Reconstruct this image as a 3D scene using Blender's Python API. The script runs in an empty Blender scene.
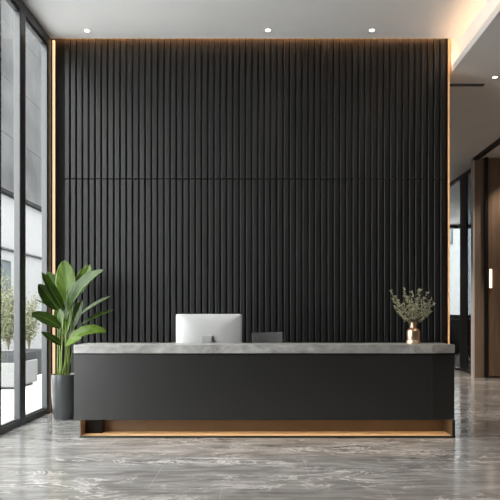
import bpy, bmesh, math, random
from mathutils import Vector, Matrix
random.seed(7)
S = bpy.context.scene
COL = S.collection
R = math.radians

# ------------------------------------------------------------------ camera numbers
F, CX, CY, H = 600.0, 262.0, 316.0, 1.427          # focal length in px, vanishing point, eye height
def at(px, py, d):
    """world point seen at a pixel, d metres in front of the camera"""
    return Vector(((px - CX) / F * d, d, H - (py - CY) / F * d))

# ------------------------------------------------------------------ materials
def mat(name):
    m = bpy.data.materials.new(name); m.use_nodes = True
    nt = m.node_tree
    return m, nt, nt.nodes['Principled BSDF']
def plain(name, col, rough=.5, metal=0, spec=.5, noise=0, nscale=6, coat=0):
    m, nt, b = mat(name)
    b.inputs['Base Color'].default_value = (*col, 1)
    b.inputs['Roughness'].default_value = rough
    b.inputs['Metallic'].default_value = metal
    b.inputs['Specular IOR Level'].default_value = spec
    b.inputs['Coat Weight'].default_value = coat
    if noise:
        tc = nt.nodes.new('ShaderNodeTexCoord'); n = nt.nodes.new('ShaderNodeTexNoise')
        n.inputs['Scale'].default_value = nscale; n.inputs['Detail'].default_value = 5
        r = nt.nodes.new('ShaderNodeValToRGB')
        r.color_ramp.elements[0].position = .3; r.color_ramp.elements[1].position = .7
        r.color_ramp.elements[0].color = (*[c * (1 - noise) for c in col], 1)
        r.color_ramp.elements[1].color = (*[min(1, c * (1 + noise)) for c in col], 1)
        nt.links.new(tc.outputs['Object'], n.inputs['Vector']); nt.links.new(n.outputs['Fac'], r.inputs['Fac'])
        nt.links.new(r.outputs['Color'], b.inputs['Base Color'])
    return m
def glow(name, col, strength):
    m, nt, b = mat(name)
    b.inputs['Base Color'].default_value = (*col, 1)
    b.inputs['Emission Color'].default_value = (*col, 1)
    b.inputs['Emission Strength'].default_value = strength
    return m
def glass_mat(name, tint, refl=.9):
    m = bpy.data.materials.new(name); m.use_nodes = True
    nt = m.node_tree; nt.nodes.clear()
    o = nt.nodes.new('ShaderNodeOutputMaterial'); mx = nt.nodes.new('ShaderNodeMixShader')
    t = nt.nodes.new('ShaderNodeBsdfTransparent'); g = nt.nodes.new('ShaderNodeBsdfGlossy')
    fr = nt.nodes.new('ShaderNodeFresnel'); fr.inputs['IOR'].default_value = 1.45
    ml = nt.nodes.new('ShaderNodeMath'); ml.operation = 'MULTIPLY'; ml.inputs[1].default_value = refl
    t.inputs['Color'].default_value = (*tint, 1); g.inputs['Roughness'].default_value = .02
    ge = nt.nodes.new('ShaderNodeNewGeometry'); inv = nt.nodes.new('ShaderNodeMath'); inv.operation = 'SUBTRACT'; inv.inputs[0].default_value = 1
    m2 = nt.nodes.new('ShaderNodeMath'); m2.operation = 'MULTIPLY'
    nt.links.new(ge.outputs['Backfacing'], inv.inputs[1]); nt.links.new(fr.outputs[0], ml.inputs[0])
    nt.links.new(ml.outputs[0], m2.inputs[0]); nt.links.new(inv.outputs[0], m2.inputs[1]); nt.links.new(m2.outputs[0], mx.inputs['Fac'])
    nt.links.new(t.outputs[0], mx.inputs[1]); nt.links.new(g.outputs[0], mx.inputs[2])
    nt.links.new(mx.outputs[0], o.inputs['Surface'])
    return m
def ramp(nt, stops):
    r = nt.nodes.new('ShaderNodeValToRGB'); e = r.color_ramp.elements
    while len(e) < len(stops): e.new(.5)
    for el, (p, c) in zip(e, stops):
        el.position = p; el.color = (*c, 1) if not isinstance(c, (int, float)) else (c, c, c, 1)
    return r
def mapping(nt, scale, rot=(0, 0, 0)):
    tc = nt.nodes.new('ShaderNodeTexCoord'); mp = nt.nodes.new('ShaderNodeMapping')
    mp.inputs['Scale'].default_value = scale; mp.inputs['Rotation'].default_value = rot
    nt.links.new(tc.outputs['Object'], mp.inputs['Vector'])
    return mp
def noise(nt, vec, scale, detail=6, rough=.6, dist=0):
    n = nt.nodes.new('ShaderNodeTexNoise')
    n.inputs['Scale'].default_value = scale; n.inputs['Detail'].default_value = detail
    n.inputs['Roughness'].default_value = rough; n.inputs['Distortion'].default_value = dist
    nt.links.new(vec, n.inputs['Vector'])
    return n
def mixc(nt, a, b, fac, mode='MIX'):
    m = nt.nodes.new('ShaderNodeMix'); m.data_type = 'RGBA'; m.blend_type = mode
    for src, idx in ((a, 6), (b, 7), (fac, 0)):
        if isinstance(src, (int, float)): m.inputs[idx].default_value = src
        elif isinstance(src, tuple): m.inputs[idx].default_value = (*src, 1)
        else: nt.links.new(src, m.inputs[idx])
    return m.outputs[2]
def floor_material():
    m, nt, b = mat('grey_veined_porcelain_tile')
    v1 = mapping(nt, (.95, 2.6, 1), (0, 0, R(-9)))
    n1 = noise(nt, v1.outputs[0], 1.6, 9, .62, .9)
    base = ramp(nt, [(.28, (.145, .139, .136)), (.50, (.235, .229, .226)), (.74, (.36, .355, .352))])
    nt.links.new(n1.outputs['Fac'], base.inputs['Fac'])
    # thin pale veins: the ridges of a second stretched noise
    v2 = mapping(nt, (.95, 2.2, 1), (0, 0, R(13)))
    n2 = noise(nt, v2.outputs[0], 1.5, 12, .68, 1.3)
    vein = ramp(nt, [(.472, 0.0), (.496, 1.0), (.504, 1.0), (.528, 0.0)])
    nt.links.new(n2.outputs['Fac'], vein.inputs['Fac'])
    n3 = noise(nt, v2.outputs[0], .7, 3)
    msk = ramp(nt, [(.42, 0.0), (.60, .72)])
    nt.links.new(n3.outputs['Fac'], msk.inputs['Fac'])
    mul = nt.nodes.new('ShaderNodeMath'); mul.operation = 'MULTIPLY'
    nt.links.new(vein.outputs[0], mul.inputs[0]); nt.links.new(msk.outputs[0], mul.inputs[1])
    c1 = mixc(nt, base.outputs[0], (.74, .72, .70), mul.outputs[0])
    # fine streaks running across
    v3 = mapping(nt, (.8, 8, 1), (0, 0, R(-6)))
    n4 = noise(nt, v3.outputs[0], 2.2, 5, .6, .4)
    st = ramp(nt, [(.3, .72), (.7, 1.22)])
    nt.links.new(n4.outputs['Fac'], st.inputs['Fac'])
    c2 = mixc(nt, c1, st.outputs[0], 1.0, 'MULTIPLY')
    # joints
    br = nt.nodes.new('ShaderNodeTexBrick'); vb = mapping(nt, (1, 1, 1))
    vb.inputs['Location'].default_value = (.33, .72, 0)
    nt.links.new(vb.outputs[0], br.inputs['Vector'])
    br.offset = .45
    br.inputs['Scale'].default_value = 1; br.inputs['Brick Width'].default_value = 1.36
    br.inputs['Row Height'].default_value = 1.42; br.inputs['Mortar Size'].default_value = .0016
    br.inputs['Mortar Smooth'].default_value = 0
    c3 = mixc(nt, c2, (.42, .41, .40), br.outputs['Fac'])
    nt.links.new(c3, b.inputs['Base Color'])
    rr = ramp(nt, [(.3, .09), (.7, .19)])
    nt.links.new(n1.outputs['Fac'], rr.inputs['Fac']); nt.links.new(rr.outputs[0], b.inputs['Roughness'])
    b.inputs['Specular IOR Level'].default_value = .6
    return m
def stone_material():
    m, nt, b = mat('pale_grey_veined_stone')
    v = mapping(nt, (1, 1, 1.5)); n = noise(nt, v.outputs[0], 3.2, 9, .65, .8)
    r = ramp(nt, [(.30, (.17, .167, .164)), (.47, (.275, .272, .269)), (.56, (.34, .336, .332)), (.72, (.48, .476, .47))])
    nt.links.new(n.outputs['Fac'], r.inputs['Fac'])
    n2 = noise(nt, v.outputs[0], 14, 6, .6)
    s = ramp(nt, [(.3, .88), (.7, 1.08)]); nt.links.new(n2.outputs['Fac'], s.inputs['Fac'])
    nt.links.new(mixc(nt, r.outputs[0], s.outputs[0], 1.0, 'MULTIPLY'), b.inputs['Base Color'])
    b.inputs['Roughness'].default_value = .35
    return m
def wood_material(name, c0, c1, rough=.4):
    m, nt, b = mat(name)
    v = mapping(nt, (9, 9, .55)); n = noise(nt, v.outputs[0], 1.6, 7, .62, .7)
    r = ramp(nt, [(.3, c0), (.7, c1)]); nt.links.new(n.outputs['Fac'], r.inputs['Fac'])
    nt.links.new(r.outputs[0], b.inputs['Base Color']); b.inputs['Roughness'].default_value = rough
    return m
def leaf_material(name, dark, light, rough=.3):
    m, nt, b = mat(name)
    v = mapping(nt, (1, 1, 1)); n = noise(nt, v.outputs[0], 7, 5)
    r = ramp(nt, [(.3, dark), (.7, light)]); nt.links.new(n.outputs['Fac'], r.inputs['Fac'])
    nt.links.new(r.outputs[0], b.inputs['Base Color']); b.inputs['Roughness'].default_value = rough
    tr = nt.nodes.new('ShaderNodeBsdfTranslucent'); mx = nt.nodes.new('ShaderNodeMixShader')
    mx.inputs['Fac'].default_value = .25
    nt.links.new(r.outputs[0], tr.inputs['Color'])
    o = nt.nodes['Material Output']
    nt.links.new(b.outputs[0], mx.inputs[1]); nt.links.new(tr.outputs[0], mx.inputs[2]); nt.links.new(mx.outputs[0], o.inputs['Surface'])
    return m

WARM = (1.0, .62, .30)
M = dict(
    floor=floor_material(), stone=stone_material(),
    slat=plain('charcoal_slat', (.0113, .0117, .0123), .40, spec=.33, noise=.06, nscale=3),
    backing=plain('black_backing', (.008, .008, .008), .7, spec=.1),
    desk=plain('charcoal_lacquer', (.0125, .0125, .0127), .35, spec=.8, noise=.05, nscale=2),
    ceiling=plain('ceiling_paint', (.88, .875, .87), .7, noise=.015, nscale=1.5),
    soffit=plain('corridor_ceiling_paint', (.82, .80, .78), .7, noise=.02, nscale=1.5),
    wallp=plain('wall_paint', (.50, .47, .44), .7),
    darkwall=plain('dark_wall_paint', (.10, .095, .09), .6),
    frame=plain('black_aluminium', (.045, .048, .052), .30),
    black=plain('black_metal', (.008, .008, .008), .4),
    glass=glass_mat('clear_glass', (.93, .95, .95)),
    glass_grey=glass_mat('grey_glass', (.55, .60, .64)),
    wood=wood_material('brown_wood', (.15, .098, .064), (.27, .185, .125)),
    woodl=wood_material('pale_brown_wood', (.21, .155, .115), (.30, .23, .175)),
    plinth=plain('bronze_panel', (.10, .066, .037), .45, noise=.08, nscale=4),
    plate=plain('pale_bronze_plate', (.55, .42, .27), .45),
    led=glow('warm_led', (1.0, .72, .45), .95),
    led_edge=glow('warm_led_edge', (1.0, .54, .24), .27),
    led_plinth=glow('warm_led_plinth', (1.0, .66, .36), 17),
    led_cove=glow('warm_led_cove', (1.0, .62, .34), 9.5),
    led_top=glow('warm_led_top', (1.0, .52, .22), 48.0),
    sconce=glow('lit_bar', (1.0, .76, .52), 2.6),
    lamp=glow('lamp_lens', (1.0, .90, .74), 14.0),
    white=plain('white_trim', (.75, .74, .72), .5),
    silver=plain('silver_aluminium', (.52, .52, .525), .38, metal=.35),
    silver_d=plain('silver_stand', (.42, .42, .43), .35, metal=.4),
    screen=plain('dark_screen', (.01, .01, .012), .15),
    chair=plain('charcoal_fabric', (.06, .06, .062), .75, noise=.15, nscale=60),
    plastic=plain('black_plastic', (.015, .015, .015), .45),
    chrome=plain('chrome', (.6, .6, .6), .2, metal=1),
    gold=plain('rose_gold_metal', (.66, .46, .32), .33, metal=1),
    goldb=plain('brushed_pale_gold', (.80, .62, .44), .38, metal=.7),
    pot=plain('grey_glazed_pot', (.058, .061, .066), .28, noise=.07, nscale=5),
    soil=plain('dark_soil', (.02, .014, .01), .9, noise=.4, nscale=40),
    leaf=leaf_material('glossy_green_leaf', (.017, .045, .004), (.050, .105, .008), .34),
    leaf2=leaf_material('young_green_leaf', (.065, .13, .006), (.12, .205, .014), .34),
    midrib=plain('pale_midrib', (.16, .30, .06), .4),
    stalk=plain('yellow_green_stalk', (.17, .24, .045), .4, noise=.25, nscale=14),
    sage=leaf_material('sage_leaf', (.42, .42, .27), (.66, .65, .46), .6),
    twig=plain('brown_twig', (.13, .10, .055), .7),
    paving=plain('pale_paving', (.45, .45, .45), .9, spec=0, noise=.08, nscale=1.2),
    facade=plain('grey_stone_cladding', (.062, .063, .0645), .9, spec=0, noise=.25, nscale=.8),
    render=plain('white_render', (.19, .193, .197), .9, spec=0),
    winglass=plain('facade_glass', (.06, .07, .08), .15),
    planter=plain('white_planter', (.19, .19, .19), .9, spec=0),
    planter_g=plain('grey_planter', (.05, .052, .055), .9, spec=0),
    shrub=leaf_material('olive_shrub_leaf', (.09, .105, .055), (.22, .23, .14), .6),
)

# ------------------------------------------------------------------ object helpers
def link(name, me, m=None, parent=None):
    o = bpy.data.objects.new(name, me); COL.objects.link(o)
    if m: me.materials.append(m)
    if parent: o.parent = parent
    return o
def thing(name, label, cat, loc=(0, 0, 0), group=None, rz=0):
    o = bpy.data.objects.new(name, None); COL.objects.link(o)
    o.location = loc; o.rotation_euler.z = rz; o.empty_display_size = .1
    tag(o, label, cat, group); return o
def tag(o, label=None, cat=None, group=None, kind=None):
    if label: o['label'] = label
    if cat: o['category'] = cat
    if group: o['group'] = group
    if kind: o['kind'] = kind
    return o
class MB:
    def __init__(s): s.bm = bmesh.new()
    def box(s, x0, x1, y0, y1, z0, z1, bev=0, seg=2, mtx=None):
        r = bmesh.ops.create_cube(s.bm, size=1)
        vs = r['verts']
        bmesh.ops.scale(s.bm, vec=(x1 - x0, y1 - y0, z1 - z0), verts=vs)
        bmesh.ops.translate(s.bm, vec=((x0 + x1) / 2, (y0 + y1) / 2, (z0 + z1) / 2), verts=vs)
        if mtx: bmesh.ops.transform(s.bm, matrix=mtx, verts=vs)
        if bev:
            es = list({e for v in vs for e in v.link_edges})
            bmesh.ops.bevel(s.bm, geom=es, offset=bev, segments=seg, affect='EDGES', profile=.5)
        return s
    def lathe(s, prof, n=40, cx=0, cy=0):
        rings = []
        for (r, z) in prof:
            rings.append([s.bm.verts.new((cx + r * math.cos(2 * math.pi * k / n), cy + r * math.sin(2 * math.pi * k / n), z)) for k in range(n)])
        for a, b in zip(rings, rings[1:]):
            for k in range(n):
                s.bm.faces.new((a[k], a[(k + 1) % n], b[(k + 1) % n], b[k]))
        s.bm.faces.new(list(reversed(rings[0]))); s.bm.faces.new(rings[-1])
        return s
    def tube(s, pts, rad, n=8):
        pts = [Vector(p) for p in pts]
        if isinstance(rad, (int, float)): rad = [rad] * len(pts)
        rings = []; up = None
        for i, p in enumerate(pts):
            t = (pts[min(i + 1, len(pts) - 1)] - pts[max(i - 1, 0)]).normalized()
            if up is None: up = t.orthogonal().normalized()
            up = (up - t * up.dot(t)).normalized(); w = t.cross(up)
            rings.append([s.bm.verts.new(p + (up * math.cos(2 * math.pi * k / n) + w * math.sin(2 * math.pi * k / n)) * rad[i]) for k in range(n)])
        for a, b in zip(rings, rings[1:]):
            for k in range(n): s.bm.faces.new((a[k], a[(k + 1) % n], b[(k + 1) % n], b[k]))
        s.bm.faces.new(list(reversed(rings[0]))); s.bm.faces.new(rings[-1])
        return s
    def prism(s, poly, z0, z1, bev=0):
        a = [s.bm.verts.new((x, y, z0)) for x, y in poly]; b = [s.bm.verts.new((x, y, z1)) for x, y in poly]
        n = len(poly); fs = [s.bm.faces.new(list(reversed(a))), s.bm.faces.new(b)]
        for k in range(n): fs.append(s.bm.faces.new((a[k], a[(k + 1) % n], b[(k + 1) % n], b[k])))
        if bev:
            bmesh.ops.bevel(s.bm, geom=list({e for f in fs for e in f.edges}), offset=bev, segments=2, affect='EDGES', profile=.5)
        return s
    def build(s, name, m, parent=None, smooth=False):
        bmesh.ops.recalc_face_normals(s.bm, faces=s.bm.faces)
        me = bpy.data.meshes.new(name); s.bm.to_mesh(me); s.bm.free()
        if smooth:
            for p in me.polygons: p.use_smooth = True
        return link(name, me, m, parent)
def bx(*a, **k): return MB().box(*a, **k)
def struct(name, mb, m, smooth=False):
    o = mb.build(name, m, None, smooth); o['kind'] = 'structure'; return o
def smooth_by_angle(o, deg=40):
    for p in o.data.polygons: p.use_smooth = True
    for e in o.data.edges: pass
    o.data.set_sharp_from_angle(angle=R(deg)); return o

# ------------------------------------------------------------------ setting
WX = -3.15                 # inner face of the window wall
YB = 9.01                  # front of the slats
ZC, ZS = 5.57, 5.09        # ceiling, corridor ceiling
YN = -6.0                  # wall behind the camera
XR = 7.6                   # far right wall
YF = 20.0                  # end of the corridor
WARMX = 2.80

struct('floor', bx(WX - .12, 12, YN, 24, -.12, 0), M['floor'])
struct('ceiling', bx(WX - .12, 2.96, YN, 8.955, ZC, ZC + .1), M['ceiling'])
struct('trim_1', bx(WX - .12, 2.96, 8.955, YB + .4, ZC + .09, ZC + .14), M['ceiling'])      # top of the light slot above the slats
struct('ceiling_corridor', bx(2.86, 12, YN, 24, ZS, ZS + .05), M['soffit'])
struct('trim_2', bx(2.855, 2.875, YN, 9.31, ZS, ZS + .108), M['white'])               # cove lip
struct('trim_3', bx(2.96, 3.0, YN, 9.31, ZS + .05, ZC + .2), M['ceiling'])           # step of the ceiling
struct('wall_front', bx(WX - .12, 12, YN - .1, YN, -.12, ZC + .2), M['darkwall'])
struct('wall_right', bx(XR, XR + .1, YN, 13.9, 0, ZS), M['woodl'])
struct('wall_back', bx(WX + .005, WARMX, YB + .03, YB + .3, 0, ZC + .09), M['backing'])
struct('trim_6', bx(2.84, 2.959, YB + .01, YB + .3, ZS + .05, ZC + .2), M['ceiling'])
struct('wall_corridor', bx(2.62, 2.80, YB + .3, 24, 0, ZS), M['darkwall'])
struct('ceiling_return', bx(2.62, 2.86, YB + .3, 24, ZS, ZS + .05), M['soffit'])

# slatted cladding: two tiers of charcoal slats
pitch = 6.27 / F * YB
def slat_tier(z0, z1, kind):
    mb = MB(); x = at(64.5, 0, YB).x
    while x < 2.77:
        mb.box(x, min(x + pitch * .79, 2.795), YB, YB + .034, z0, z1, .012, 3)
        x += pitch
    o = mb.build('slat_panel', M['slat']); o['kind'] = 'structure'; return o
ZJ = at(0, 179, YB).z
lower = slat_tier(0, ZJ - .004, 0)
upper = slat_tier(ZJ + .004, 5.60, 1)

# warm light strips of the slatted wall
tag(bx(WX + .006, WX + .034, YB - .005, YB + .028, .0, ZC - .005).build('light_strip', M['led']),
    'tall warm light strip on the left edge of the slatted wall beside the window', 'light')
tag(bx(WARMX + .001, WARMX + .017, YB - .004, YB + .25, .0, ZC - .003).build('light_strip', M['led_edge']),
    'tall thin amber light strip on the right edge of the slatted wall', 'light')
tag(bx(WX + .05, WARMX - .01, 8.958, 8.972, ZC + .075, ZC + .088).build('light_strip', M['led_top']),
    'warm light strip hidden in the ceiling slot above the slatted wall', 'light')
tag(bx(2.89, 2.945, YN + .05, YB - .02, ZS + .051, ZS + .064).build('light_strip', M['led_cove']),
    'warm cove light strip behind the white lip of the stepped ceiling', 'light')

# ---- window wall
XO = WX - .08
mull = [(8.79, 8.95)] + [(7.81, 8.0), (7.06, 7.25)]
YE = 3.55                  # the glazing starts here, solid wall towards the camera
mull += [(5.85, 6.0), (4.65, 4.8), (YE, YE + .14)]
struct('wall_left', bx(XO, WX, YN, YE - .001, 0, ZC), M['darkwall'])
ys = sorted(mull)

def frame_mb():
    return MB()
hdr = bx(XO, WX, YE, 8.955, ZC - .14, ZC, .004, 1); hdr.box(XO, WX - .02, YE, 8.955, ZC - .175, ZC - .145, .003, 1)
struct('trim_4', hdr, M['frame'])
sill = bx(XO, WX, YE, 9.0, 0, .07, .004, 1); sill.box(XO, WX - .03, YE, 9.0, .07, .085, .003, 1)
struct('trim_5', sill, M['frame'])
n = 0
for (a0, a1) in ys:
    mb = bx(XO, WX, a0, a1, .065, ZC - .138, .004, 1)
    mb.box(WX - .002, WX + .004, a0 + .02, a0 + .03, .08, ZC - .16)
    n += 1
    struct('trim_%d' % (40 + n), mb, M['frame'])
struct('trim_%d' % (41 + n), bx(XO, WX, 8.95, YB + .3, 0, ZC + .1), M['backing'])
for i, ((a0, a1), (b0, b1)) in enumerate(zip(ys, ys[1:])):
    struct('window_%d' % (i + 1), bx(XO + .02, XO + .032, a1 - .005, b0 + .005, .08, ZC - .17), M['glass'])

# ---- right hand side: wood wall, glass partition, room beyond
YW = 13.9
X0 = at(474.5, 0, YW).x
struct('wall_wood', bx(X0, 12, YW, YW + .12, 0, ZS), M['woodl'])
struct('trim_30', bx(X0 - .04, X0 - .001, YW - .012, YW + .12, 0, ZS), M['white'])
dp = at(487, 377.5, YW)
door = bx(at(487.4, 0, YW).x, XR, YW - .035, YW - .001, .035, ZS - .03, .004, 1)
struct('door_1', door, M['wood'])
fr = bx(at(484, 0, YW).x, at(487.3, 0, YW).x, YW - .07, YW, 0, ZS, .004, 1)
fr.box(at(487.3, 0, YW).x, XR, YW - .05, YW, 0, .035)
struct('trim_31', fr, M['black'])
struct('trim_32', bx(X0 - .04, X0 + .08, YN, YW - .012, ZS - .055, ZS - .001), M['black'])
# lit bar on the wood
p = at(491, 278.5, YW - .09)
wl = thing('wall_light', 'glowing vertical wall light bar on the brown wood wall at the right edge', 'light', (p.x, YW - .036, p.z))
bx(-.030, .030, -.02, 0, -.24, .24, .004).build('back_plate', M['wood'], wl)
bx(-.027, .027, -.05, -.021, -.215, .215, .008).build('light_bar', M['sconce'], wl)
# partition of black posts and grey glass
XP = 5.2
struct('trim_33', bx(XP - .03, XP + .03, YW + .12, YF, ZS - .09, ZS), M['black'])
struct('trim_34', bx(XP - .03, XP + .03, YW + .12, YF, 0, .06), M['black'])
struct('trim_35', bx(XP - .016, XP + .016, 15.18, 15.72, 0, ZS - .03, .004, 1), M['black'])
struct('trim_36', bx(XP - .03, XP + .03, 17.6, 17.75, 0, ZS - .09), M['black'])
struct('window_40', bx(XP - .006, XP + .006, YW + .12, 15.18, .06, ZS - .09), M['glass_grey'])
struct('window_41', bx(XP - .006, XP + .006, 15.72, 17.6, .06, ZS - .09), M['glass'])
struct('window_42', bx(XP - .006, XP + .006, 17.75, YF, .06, ZS - .09), M['glass'])
# far wall with a daylight window
zw0, zw1 = H + .05, at(0, 213, 24).z
fw = bx(2.62, 12, 24, 24.2, 0, zw0)
fw.box(2.62, 12, 24, 24.2, min(zw1, ZS - .15), ZS + .05)
fw.box(2.62, 5.6, 24, 24.2, zw0, ZS); fw.box(11.2, 12, 24, 24.2, zw0, ZS)
struct('wall_far', fw, M['darkwall'])
struct('window_43', bx(5.6, 11.2, 24.08, 24.1, zw0, ZS - .15), M['glass'])
struct('wall_side', bx(12, 12.1, YN, 24.2, 0, ZS + .05), M['wallp'])
lc = thing('low_cabinet', 'dark low cabinet under the far window behind the glass partition', 'cabinet', (8.0, 23.6, 0))
bx(-2.6, 2.6, -.3, .3, .06, 1.25, .006).build('body', M['black'], lc)
bx(-2.62, 2.62, -.32, .3, 1.25, 1.29, .004).build('cabinet_top', M['frame'], lc)
bx(-2.55, 2.55, -.27, .28, 0, .06).build('plinth', M['black'], lc)
for k in range(4):
    d = bx(-2.58 + 1.3 * k, -1.32 + 1.3 * k, -.318, -.3005, .09, 1.22, .003).build('cabinet_door', M['frame'], lc)
    bx(-1.42 + 1.3 * k, -1.40 + 1.3 * k, -.335, -.318, .6, .8).build('handle', M['black'], d)

# ceiling slots in the corridor ceiling
for py, lab in ((85, 'dark slot diffuser in the corridor ceiling, nearer one'), (122.5, 'dark slot diffuser in the corridor ceiling, farther one beyond the slatted wall')):
    d = (ZS - H) * F / (CY - py)
    t = thing('ceiling_diffuser', lab, 'air vent', (2.90, d, ZS), 'linear diffusers in the corridor ceiling')
    bx(0, .62, -.05, .05, -.006, -.0005).build('frame', M['frame'], t)
    bx(.01, .61, -.03, -.002, -.008, -.005).build('slot', M['black'], t)
    bx(.01, .61, .004, .03, -.008, -.005).build('slot', M['black'], t)

# downlights
def downlight(px, py, zc, label, power, rad=.034, pos=None, cone=58):
    d = (zc - H) * F / (CY - py) if pos is None else 0
    p = at(px, py, d) if pos is None else Vector((*pos, zc))
    t = thing('downlight', label, 'light', (p.x, p.y, zc), 'recessed ceiling downlights')
    n = 32; bm = bmesh.new(); prof = [(rad * 1.22, -.0005), (rad * 1.2, -.005), (rad * 1.02, -.006), (rad * .98, -.0008)]
    rings = [[bm.verts.new((r * math.cos(2 * math.pi * k / n), r * math.sin(2 * math.pi * k / n), z)) for k in range(n)] for r, z in prof]
    for a, b in zip(rings, rings[1:]):
        for k in range(n): bm.faces.new((a[k], a[(k + 1) % n], b[(k + 1) % n], b[k]))
    mb = MB(); mb.bm.free(); mb.bm = bm; mb.build('trim_ring', M['white'], t)
    MB().lathe([(rad, -.004), (rad, -.001)], 28).build('lens', M['lamp'], t)
    ld = bpy.data.lights.new('downlight_beam', 'SPOT'); ld.energy = power; ld.color = (1, .86, .72)
    ld.spot_size = R(cone); ld.spot_blend = .8; ld.shadow_soft_size = .04
    lo = bpy.data.objects.new('beam', ld); COL.objects.link(lo); lo.parent = t; lo.location = (0, 0, -.03)
downlight(87, 30.5, ZC, 'small bright ceiling downlight at the left, nearest the window', 50, cone=50)
downlight(268, 30, ZC, 'small bright ceiling downlight at the middle of the slatted wall', 50, cone=50)
downlight(372, 30, ZC, 'small bright ceiling downlight above the vase end of the desk', 50, cone=50)
downlight(495, 77, ZS, 'small bright downlight in the lower corridor ceiling', 300)
# unseen lobby and corridor downlights, added to raise the light level and warmth
for k, (x, y) in enumerate(((-1.5, 5.2), (.1, 5.2), (1.6, 5.2), (-1.5, 2.6), (.1, 2.6), (1.6, 2.6))):
    downlight(0, 0, ZC, 'added ceiling downlight towards the camera, fill light outside the picture', 160, pos=(x, y))
for k, (x, y) in enumerate(((3.57, 6.2), (3.57, 3.2), (3.57, 12.4), (6.2, 8.0), (3.9, 15.5))):
    downlight(0, 0, ZS, 'added corridor downlight, fill light outside the picture', (170, 170, 800, 300, 700)[k], pos=(x, y), cone=80)
downlight(0, 0, ZS, 'downlight washing the brown wood wall, just outside the picture', 200, pos=(5.75, 13.3), cone=90)

# ------------------------------------------------------------------ reception desk
D1 = 7.02                               # front face
def X(px, d=D1): return (px - CX) / F * d
def Z(py, d=D1): return H - (py - CY) / F * d
xl, xr = X(74), X(456)
zt, zb, zbody = Z(344.9), Z(353.3), Z(420)
xs = X(432)
desk = thing('reception_desk', 'long charcoal reception desk with pale stone counter and glowing recessed base', 'desk', ((xl + xr) / 2, D1, 0))
ox = (xl + xr) / 2
def L(mb, name, m): 
    o = mb.build(name, m, desk); o.location = (-ox, -D1, 0); return o
L(MB().prism([(xl, D1 - .012), (xs, D1 - .012), (xr, D1 + .045), (xr, D1 + .55), (xl, D1 + .55)], zb, zt, .004), 'countertop', M['stone'])
L(bx(xl + .01, xr - .01, D1 + .02, D1 + .5, zb - .02, zb - .0005), 'shadow_gap', M['black'])
L(bx(xl, xs - .001, D1, D1 + .03, zbody, zb - .018, .003), 'front_panel', M['desk'])
L(MB().prism([(xs + .001, D1), (xr, D1 + .057), (xr, D1 + .09), (xs + .001, D1 + .03)], zbody, zb - .018, .002), 'end_panel', M['desk'])
L(bx(xl, xl + .03, D1 + .031, D1 + .55, zbody, zb - .018, .002), 'side_panel', M['desk'])
L(bx(xr - .03, xr, D1 + .091, D1 + .55, zbody, zb - .018, .002), 'side_panel', M['desk'])
L(bx(xl + .03, xr - .03, D1 + .092, D1 + .55, zbody + .03, zbody + .05), 'underside', M['plinth'])
L(bx(xl + .03, xr - .03, D1 + .3, D1 + 1.15, .73, .76, .003), 'work_surface', M['desk'])
for xx in (xl + .04, X(250), xr - .09):
    L(bx(xx, xx + .05, D1 + .6, D1 + 1.1, 0, .73, .003), 'leg', M['desk'])
bl, br = X(79.6), X(453.5)
rec = .30
L(bx(bl, br, D1 + .0, D1 + rec + .02, 0, .022, .002), 'base_plate', M['plate'])
L(bx(bl, bl + .018, D1 + .002, D1 + rec, .0225, zbody - .001, .002), 'base_side', M['plinth'])
L(bx(br - .018, br, D1 + .002, D1 + rec, .0225, zbody - .001, .002), 'base_side', M['plinth'])
L(bx(bl, br, D1 + rec, D1 + rec + .02, .0225, zbody - .001), 'base_back', M['plinth'])
L(bx(bl - .002, br + .002, D1 - .006, D1 - .0005, 0, .027), 'base_edge', M['desk'])
L(bx(br + .001, br + .02, D1 + .0, D1 + rec, 0, zbody - .001), 'base_edge', M['black'])
L(bx(X(84.5, 7.2), X(102.5, 7.2), D1 + .17, D1 + rec - .001, .0225, zbody + .029), 'recess_shade_block', M['backing'])  # dark block standing in for the shade at the recess's left end
ls = L(bx(bl + .03, br - .03, D1 + .07, D1 + .10, zbody + .017, zbody + .029), 'light_strip', M['led_plinth'])
L(bx(bl + .03, br - .03, D1 + .101, D1 + .115, zbody + .012, zbody + .029), 'light_shield', M['plinth'])
ls['label'] = 'warm glowing light strip in the base recess'

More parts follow.
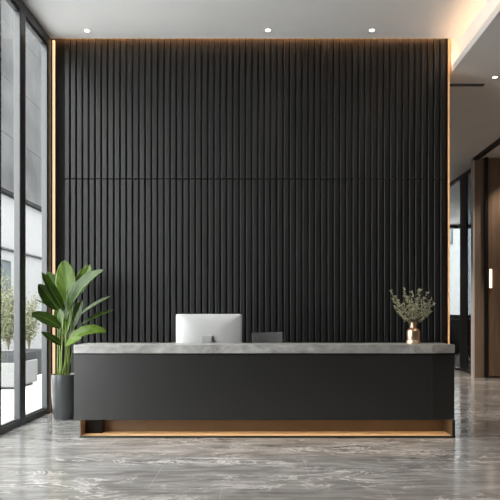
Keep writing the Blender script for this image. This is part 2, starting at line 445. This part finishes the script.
# ------------------------------------------------------------------ computer
md = 7.75
mx0, mx1 = X(175.5, md), X(242, md); mt = Z(314, md)
mz0 = mt - (mx1 - mx0) * .62
comp = thing('desktop_computer', 'silver all-in-one computer seen from its back on the reception desk', 'computer', ((mx0 + mx1) / 2, md + .05, .76))
cw = (mx1 - mx0) / 2; z0, z1 = mz0 - .76, mt - .76
def housing():
    bm = bmesh.new(); nx, nz = 28, 20; rad = .028
    def corner(u, v):                                   # rounded rectangle outline, u,v in -1..1
        x, z = u * cw, v * (z1 - z0) / 2
        hx, hz = cw - rad, (z1 - z0) / 2 - rad
        ax, az = abs(x) - hx, abs(z) - hz
        if ax > 0 and az > 0:
            l = math.hypot(ax, az); k = max(ax, az) / l if l else 1
            x = math.copysign(hx + ax * k, x); z = math.copysign(hz + az * k, z)
        return x, z
    def bulge(u, v): 
        e = max(0, 1 - max(abs(u), abs(v)) ** 2.2)
        return .010 + .055 * e ** .7
    g = {}
    for i in range(nx + 1):
        for j in range(nz + 1):
            u, v = math.sin((i / nx - .5) * math.pi), math.sin((j / nz - .5) * math.pi)
            x, z = corner(u, v)
            g[i, j, 0] = bm.verts.new((x, -bulge(u, v), z + (z0 + z1) / 2))
            g[i, j, 1] = bm.verts.new((x, .012, z + (z0 + z1) / 2))
    for i in range(nx):
        for j in range(nz):
            bm.faces.new((g[i, j, 0], g[i + 1, j, 0], g[i + 1, j + 1, 0], g[i, j + 1, 0]))
            bm.faces.new((g[i, j + 1, 1], g[i + 1, j + 1, 1], g[i + 1, j, 1], g[i, j, 1]))
    for i in range(nx):
        bm.faces.new((g[i, 0, 1], g[i + 1, 0, 1], g[i + 1, 0, 0], g[i, 0, 0])); bm.faces.new((g[i, nz, 0], g[i + 1, nz, 0], g[i + 1, nz, 1], g[i, nz, 1]))
    for j in range(nz):
        bm.faces.new((g[0, j, 0], g[0, j + 1, 0], g[0, j + 1, 1], g[0, j, 1])); bm.faces.new((g[nx, j, 1], g[nx, j + 1, 1], g[nx, j + 1, 0], g[nx, j, 0]))
    mb = MB(); mb.bm.free(); mb.bm = bm
    return mb
smooth_by_angle(housing().build('screen_housing', M['silver'], comp), 35)
bx(-cw + .012, cw - .012, .0125, .016, z0 + .012, z1 - .012).build('screen', M['screen'], comp)
sx = X(207, md) - (mx0 + mx1) / 2
nz1 = Z(335.5, md) - .76
bx(sx - .068, sx + .068, -.105, -.088, .008, nz1, .006).build('stand_neck', M['silver_d'], comp)
bx(sx - .068, sx + .068, -.100, -.055, nz1 - .03, nz1 - .006, .005).build('hinge', M['silver_d'], comp)
bx(sx - .10, sx + .10, -.13, .07, 0, .008, .003).build('stand_base', M['silver_d'], comp)

# ------------------------------------------------------------------ office chair
cd = 8.60
c0, c1 = X(253, cd), X(284.5, cd); ct = Z(332.3, cd)
ch = thing('office_chair', 'charcoal office chair whose low back shows just above the counter', 'chair', ((c0 + c1) / 2, 8.365, 0), rz=R(180))
w = (c1 - c0) / 2
def slab_mesh(w, h, t, bow, r=.03):
    mb = MB(); mb.box(-w, w, -t / 2, t / 2, 0, h, .02, 4)
    bmesh.ops.subdivide_edges(mb.bm, edges=[e for e in mb.bm.edges if abs(e.verts[0].co.x - e.verts[1].co.x) > w], cuts=8)
    for v in mb.bm.verts: v.co.y -= bow * (1 - (v.co.x / w) ** 2)
    return mb
zs0 = .50
b = slab_mesh(w, ct - .64, .055, .035).build('backrest', M['chair'], ch, True); b.location = (0, -.235, .64); b.rotation_euler = (R(4), R(2), 0)
smooth_by_angle(b)
mb = MB(); mb.box(-.24, .24, -.20, .27, .43, .50, .028, 4); smooth_by_angle(mb.build('seat', M['chair'], ch))
MB().tube([(0, -.19, .46), (0, -.27, .50), (0, -.29, .62), (0, -.29, .80)], .018, 8).build('back_bracket', M['plastic'], ch, True)
MB().lathe([(.026, .10), (.026, .30), (.018, .30), (.018, .43)], 20).build('gas_column', M['chrome'], ch, True)
bx(-.09, .09, -.11, .11, .405, .43, .008).build('seat_plate', M['plastic'], ch)
for s in (-1, 1):
    a = MB().tube([(s * .20, .05, .44), (s * .27, .05, .46), (s * .28, .04, .58), (s * .28, .03, .655)], .014, 8).build('armrest', M['plastic'], ch, True)
    bx(s * .28 - .035, s * .28 + .035, -.10, .14, .655, .68, .009, 3).build('arm_pad', M['plastic'], a)
for k in range(5):
    an = 2 * math.pi * k / 5 + .3
    e = Vector((math.cos(an), math.sin(an), 0))
    lg = MB().tube([e * .02 + Vector((0, 0, .11)), e * .16 + Vector((0, 0, .095)), e * .30 + Vector((0, 0, .072))], [.022, .018, .013], 8).build('leg', M['plastic'], ch, True)
    t = Vector((-e.y, e.x, 0)); c = e * .30 + Vector((0, 0, .03))
    MB().tube([c - t * .022, c + t * .022], .03, 16).build('caster', M['plastic'], lg)

# ------------------------------------------------------------------ vase and sprigs
vd = 7.22
vx = X(413.4, vd); vz = zt
u = vd / F
vase = thing('vase', 'rose gold metal bottle vase on the right end of the stone counter', 'vase', (vx, vd, vz + .0008))
prof = [(.072, 0), (.080, .004), (.0815, .012), (.0815, .045)]
MB().lathe(prof + [(.079, .047)], 48).build('base_band', M['goldb'], vase, True)
body = [(.0785, .0475), (.0805, .055), (.0805, .135), (.078, .155), (.070, .172), (.056, .184), (.044, .190), (.0395, .197), (.0385, .250), (.041, .258), (.041, .263), (.036, .263), (.035, .2), (.03, .19)]
smooth_by_angle(MB().lathe(body, 48).build('body', M['gold'], vase), 50)

def rnd(a, b): return random.uniform(a, b)
def sprig(tip, idx, label):
    base = Vector((vx + rnd(-.02, .02), vd + rnd(-.02, .02), vz + .17))
    mid = base.lerp(tip, .5); mid.x = base.x + (tip.x - base.x) * .44; mid.y = base.y + (tip.y - base.y) * .44
    mid.z = base.z + (tip.z - base.z) * .60
    t = thing('dried_sprig', label, 'dried plant', base, 'sage green sprigs in the gold vase')
    def q(s): return (base * (1 - s) ** 2 + mid * 2 * s * (1 - s) + tip * s * s) - base
    twigs = MB().tube([q(k / 8) for k in range(9)], [.0035 - .0022 * k / 8 for k in range(9)], 5)
    bm = bmesh.new()
    def leaf(p, dirv, ln, wd):
        dirv = dirv.normalized(); sd = dirv.cross(Vector((rnd(-1, 1), rnd(-1, 1), rnd(-1, 1)))).normalized()
        nn = dirv.cross(sd) * ln * .15
        a = bm.verts.new(p); b_ = bm.verts.new(p + dirv * ln * .45 + sd * wd + nn); c = bm.verts.new(p + dirv * ln); d = bm.verts.new(p + dirv * ln * .45 - sd * wd + nn)
        bm.faces.new((a, b_, c)); bm.faces.new((a, c, d))
    for k in range(32):
        s = 1 - .62 * random.random() ** .8; p = q(s); tg = (q(min(1, s + .05)) - q(s - .05)).normalized()
        o = (tg * rnd(.4, 1.0) + Vector((rnd(-1, 1), rnd(-1, 1), rnd(-.6, .9))) * .8).normalized()
        ln = rnd(.018, .055) * (1.15 - .55 * s)
        twigs.tube([p, p + o * ln], .0012, 4)
        for m in range(4):
            pp = p + o * ln * rnd(.3, 1); leaf(pp, o + Vector((rnd(-1, 1), rnd(-1, 1), rnd(-1, 1))) * .9, rnd(.012, .022), rnd(.003, .006))
    for k in range(6): leaf(q(1 - k * .012), (q(1) - q(.9)) + Vector((rnd(-1, 1), rnd(-1, 1), rnd(-1, 1))) * .05, .02, .005)
    twigs.build('stem', M['twig'], t)
    mb = MB(); mb.bm.free(); mb.bm = bm
    fo = mb.build('foliage', M['sage'], t)
    so = fo.modifiers.new('thickness', 'SOLIDIFY'); so.thickness = .0012
tips = [(391.5, 292, -.05), (393, 299, .05), (394, 306, -.12), (403.5, 288, .06), (398, 312, .10), (412, 291, -.06), (420, 289, .05), (427.5, 292, -.03),
        (431.5, 299.5, .08), (434, 304, -.06), (430, 312.5, .03), (408, 297, -.14), (417, 299, -.15), (424, 303, -.17), (403, 303, -.17), (413, 308, -.19)]
for i, (px, py, dy) in enumerate(tips):
    sprig(at(px, py, vd + dy), i, 'thin sage green dried sprig fanning out of the rose gold vase')

# ------------------------------------------------------------------ potted plant
pd = 8.34
pp = at(64, 0, pd); pxm = pp.x
zp = Z(374, pd)
plant = thing('potted_plant', 'tall broad-leaved green plant in a grey pot between window and desk', 'plant', (pxm, pd, 0))
po = [(.128, 0), (.140, .008), (.150, .10), (.164, .30), (.171, .50), (.172, zp - .012), (.170, zp - .002), (.164, zp), (.154, zp), (.151, zp - .01), (.148, zp - .06), (.14, zp - .065)]
smooth_by_angle(MB().lathe(po, 56).build('pot', M['pot'], plant), 50)
MB().lathe([(.149, zp - .075), (.149, zp - .05), (.08, zp - .042)], 32).build('soil', M['soil'], plant, True)
def leaf(bpix, tpix, wpx, side=(0, -1, .2), bend=.08, fold=.25, m='leaf', roll=0, cup=0.0, bow=(0, 0)):
    """blade from bpix to tpix (x, y, depth), width in px; stalk from the pot to the blade base"""
    B, T = at(*bpix), at(*tpix); dm = (bpix[2] + tpix[2]) / 2; w = wpx / F * dm / 2
    ax = T - B; ln = ax.length; a = ax.normalized()
    nrm = Vector(side); nrm = (nrm - a * nrm.dot(a)).normalized()
    sd = a.cross(nrm).normalized()
    nrm = (Matrix.Rotation(R(roll), 3, a) @ nrm); sd = (Matrix.Rotation(R(roll), 3, a) @ sd)
    P1 = B.lerp(T, .5) + nrm * (-bend) * ln + Vector((bow[0], 0, bow[1])) * ln
    lf_o = Vector((pxm, pd, 0))
    n, k = 18, 8; bm = bmesh.new(); rows = []
    for i in range(n + 1):
        s = i / n; c = B * (1 - s) ** 2 + P1 * 2 * s * (1 - s) + T * s * s
        tg = ((P1 - B) * (1 - s) + (T - P1) * s).normalized()
        s2 = (sd - tg * sd.dot(tg)).normalized(); n2 = s2.cross(tg)
        if n2.dot(nrm) < 0: n2 = -n2
        prof = (math.sin(math.pi * s ** .95) ** .58) if 0 < s < 1 else 0
        prof = max(prof, .02)
        row = []
        for j in range(-k, k + 1):
            f = j / k
            ripple = .012 * math.sin(s * 21 + j) * abs(f) * w * 3
            row.append(bm.verts.new(c + s2 * f * w * prof * math.cos(fold * abs(f)) + n2 * (fold * abs(f) * w * prof - cup * f * f * w * prof + ripple) - lf_o))
        rows.append(row)
    for r0, r1 in zip(rows, rows[1:]):
        for j in range(2 * k): bm.faces.new((r0[j], r0[j + 1], r1[j + 1], r1[j]))
    mb = MB(); mb.bm.free(); mb.bm = bm
    o = mb.build('leaf', M[m], plant, True)
    so = o.modifiers.new('thickness', 'SOLIDIFY'); so.thickness = .0022; so.offset = 0
    rib = [B * (1 - s) ** 2 + P1 * 2 * s * (1 - s) + T * s * s + nrm * .002 - lf_o for s in [i / 12 for i in range(12)]]
    MB().tube(rib, [.005 - .004 * i / 11 for i in range(12)], 6).build('midrib', M['midrib'], o, True)
    # stalk
    an = random.uniform(0, 6.28); rr = rnd(.02, .085)
    root = Vector((pxm + rr * math.cos(an) * 1.0 + (B.x - pxm) * .15, pd + rr * math.sin(an), zp - .05))
    m1 = root.lerp(B, .55); m1.z = root.z + (B.z - root.z) * .6; m1.x = root.x + (B.x - root.x) * .35; m1.y = root.y + (B.y - root.y) * .3
    def q(s): return root * (1 - s) ** 2 + m1 * 2 * s * (1 - s) + B * s * s - lf_o
    MB().tube([q(i / 10) for i in range(11)], [.0105 - .006 * i / 10 for i in range(11)], 8).build('stalk', M['stalk'], o, True)
leaf((67, 303, 8.38), (64.5, 260, 8.40), 21, (0, -1, .15), .06, .12, 'leaf2')
leaf((74, 297, 8.46), (90, 264.5, 8.50), 15, (.1, -1, .2), .05, .15, 'leaf2')
leaf((66, 322, 8.28), (105, 270, 8.22), 22, (-.35, -1, .5), -.10, .45, 'leaf', -15, bow=(-.08, .10))
leaf((64, 311, 8.26), (41.5, 272.5, 8.12), 12, (.5, -1, .1), .04, .4, 'leaf', 25)
leaf((64, 300, 8.48), (47, 272, 8.50), 15, (.2, -1, .2), .04, .2, 'leaf')
leaf((59, 310, 8.34), (38.5, 284, 8.16), 15, (.2, -1, .15), .05, .2, 'leaf')
leaf((61, 328, 8.22), (31.2, 314, 8.02), 14, (-.2, -1, .75), -.08, .15, 'leaf', 0, bow=(0, .10))
leaf((58, 312, 8.42), (35, 299.5, 8.20), 4.5, (0, -.6, 1), -.05, .3, 'leaf')
leaf((80, 315, 8.64), (111.5, 296, 8.72), 8, (-.1, -.6, 1), -.06, .25, 'leaf')
leaf((82, 324, 8.60), (114, 310, 8.70), 9, (-.1, -.6, 1), -.06, .25, 'leaf')
leaf((68, 341, 8.22), (107, 332, 8.30), 15, (0, -.8, .8), -.16, .25, 'leaf2', 0, bow=(0, .16))
leaf((62, 345, 8.30), (41, 332, 8.10), 8, (-.1, -.9, .6), -.05, .3, 'leaf')
leaf((70, 330, 8.50), (82, 300, 8.60), 12, (0, -1, .1), .04, .3, 'leaf')
leaf((66, 345, 8.20), (82, 338, 8.05), 10, (.1, -1, .7), -.10, .3, 'leaf2')
leaf((64, 335, 8.40), (57, 306, 8.55), 13, (.1, -1, .1), .04, .25, 'leaf')
leaf((66, 334, 8.32), (70, 306, 8.36), 9, (-.2, -1, .0), .04, .5, 'leaf2')

# ------------------------------------------------------------------ outside, beyond the window wall
struct('pavement', bx(-40, WX - .12, -30, 60, -.14, -.02), M['paving'])
ob = thing('building', 'grey stone clad building with white ground floor across the street', 'building', (-8, 24, 0))
def OB(mb, name, m, par=ob):
    o = mb.build(name, m, par); o.location = (0, 0, 0)
    return o
mb = MB()
for iy in range(5):
    for iz in range(6):
        mb.box(-.06, 0, -12 + iy * 5.0 + .004, -12 + (iy + 1) * 5.0 - .004, 5.38 + iz * 1.75, 5.38 + (iz + 1) * 1.75 - .008, .004, 1)
OB(mb, 'cladding', M['facade'])
OB(bx(-6, -.06, -12, 13, 5.34, 15.9), 'upper_storeys', M['facade'])
OB(bx(-6, -.22, -12, 13, -.02, 5.30), 'ground_floor', M['render'])
OB(bx(-.22, -.14, -12, 13, 3.55, 3.60), 'ledge', M['facade'])
for k in range(5):
    y0 = -10.6 + k * 4.6
    f = OB(bx(-.22, -.16, y0, y0 + 1.5, 1.9, 3.2), 'window', M['planter_g'])
    bx(-.16, -.145, y0 + .08, y0 + 1.42, 1.98, 3.12).build('pane', M['winglass'], f)

nb = thing('building', 'pale plain building added to dim the far corridor window at the right', 'building', (9, 34, 0))  # added behind the far window to cut its brightness
OB(bx(-14, 14, 0, 5, -.02, 9), 'wall', M['render'], nb)
OB(bx(-14.1, 14.1, -.12, 5, 9, 9.3), 'parapet', M['facade'], nb)
for k in range(6):
    f = OB(bx(-12 + 4 * k, -10.2 + 4 * k, -.06, 0, 5.5, 7.4), 'window', M['planter_g'], nb)
    bx(-11.9 + 4 * k, -10.3 + 4 * k, -.075, -.06, 5.6, 7.3).build('pane', M['winglass'], f)
struct('pavement_back', bx(-3, 40, 24.3, 60, -.14, -.02), M['paving'])

def shrub(name, c, h, rx, n, label, stemz=0.0, seed=1, lf=.05):
    rs = random.Random(seed); t = thing(name, label, 'plant', c)
    bm = bmesh.new(); tw = MB()
    br = []
    for k in range(26):
        a = rs.uniform(0, 6.28); e = Vector((math.cos(a) * rx * rs.uniform(.2, 1), math.sin(a) * rx * rs.uniform(.2, 1), h * rs.uniform(.45, 1)))
        tw.tube([(0, 0, stemz), (e.x * .3, e.y * .3, e.z * .55), e], [.012, .008, .003], 5); br.append(e)
    for k in range(n):
        e = rs.choice(br); s = rs.uniform(.35, 1.02)
        p = Vector((e.x * s * s * .7 + e.x * .3 * s, e.y * s * s * .7 + e.y * .3 * s, e.z * s)) + Vector([rs.gauss(0, .09) * h * .55 for _ in range(3)])
        if p.z < stemz: p.z = stemz + abs(p.z - stemz)
        d = Vector((rs.uniform(-1, 1), rs.uniform(-1, 1), rs.uniform(-.4, 1))).normalized(); sd = d.orthogonal().normalized()
        l = rs.uniform(.6, 1.3) * lf
        v = [bm.verts.new(p), bm.verts.new(p + d * l * .5 + sd * l * .3), bm.verts.new(p + d * l), bm.verts.new(p + d * l * .5 - sd * l * .3)]
        bm.faces.new(v)
    tw.build('branches', M['twig'], t)
    mb = MB(); mb.bm.free(); mb.bm = bm; mb.build('foliage', M['shrub'], t)
    return t
pt = at(8, 388, 11.9)
pl = thing('planter', 'long white planter box outside the window nearest the camera', 'planter', (-5.30, 12.3, -.02))
bx(-.5, .5, -.55, .55, .05, .53, .02).build('box', M['planter'], pl)
bx(-.42, .42, -.47, .47, .0, .05).build('foot', M['black'], pl)
bx(-.47, .47, -.52, .52, .531, .70, .01).build('rim', M['planter_g'], pl)
shrub('shrub', (-5.3, 11.98, .705), 1.5, .30, 2600, 'pale olive shrub in the long white planter, nearer one', 0, 3)
shrub('shrub', (-5.35, 12.66, .705), 1.35, .30, 2600, 'pale olive shrub in the long white planter, farther one', 0, 4)
pg = thing('planter', 'small grey planter box outside the window behind the white planter', 'planter', (-5.78, 14.9, -.02))
bx(-.3, .3, -.3, .3, 0, .62, .02).build('box', M['planter_g'], pg)
bx(-.27, .27, -.27, .27, .6, .625).build('soil', M['soil'], pg)
shrub('shrub', (-5.78, 14.9, .60), 1.35, .34, 1800, 'pale olive shrub in the small grey planter', 0, 5)
pw = thing('bench', 'white block bench outside beyond the small grey planter', 'bench', (-6.5, 16.9, -.02))
bx(-.6, .6, -.4, .4, .06, .50, .02).build('seat_block', M['planter'], pw)
bx(-.5, .5, -.3, .3, 0, .06).build('foot', M['black'], pw)

# ------------------------------------------------------------------ light
wd = bpy.data.worlds.new('World'); S.world = wd; wd.use_nodes = True
bg = wd.node_tree.nodes['Background']
bg.inputs['Color'].default_value = (1.0, .985, .965, 1); bg.inputs['Strength'].default_value = 12

# ------------------------------------------------------------------ camera
cam = bpy.data.cameras.new('Camera'); co = bpy.data.objects.new('Camera', cam); COL.objects.link(co)
co.location = (0, 0, H); co.rotation_euler = (R(90), 0, 0)
cam.sensor_width = 36; cam.lens = F / 500 * 36
cam.shift_x = -(CX - 250) / 500; cam.shift_y = (CY - 250) / 500
cam.clip_end = 200
S.camera = co
S.view_settings.view_transform = 'Standard'; S.view_settings.look = 'None'
S.view_settings.exposure = 0.0; S.view_settings.gamma = 1; S.view_settings.use_curve_mapping = False
S.cycles.max_bounces = 10; S.cycles.diffuse_bounces = 5; S.cycles.transparent_max_bounces = 12
S.cycles.sample_clamp_indirect = 6; S.cycles.caustics_reflective = False; S.cycles.caustics_refractive = False
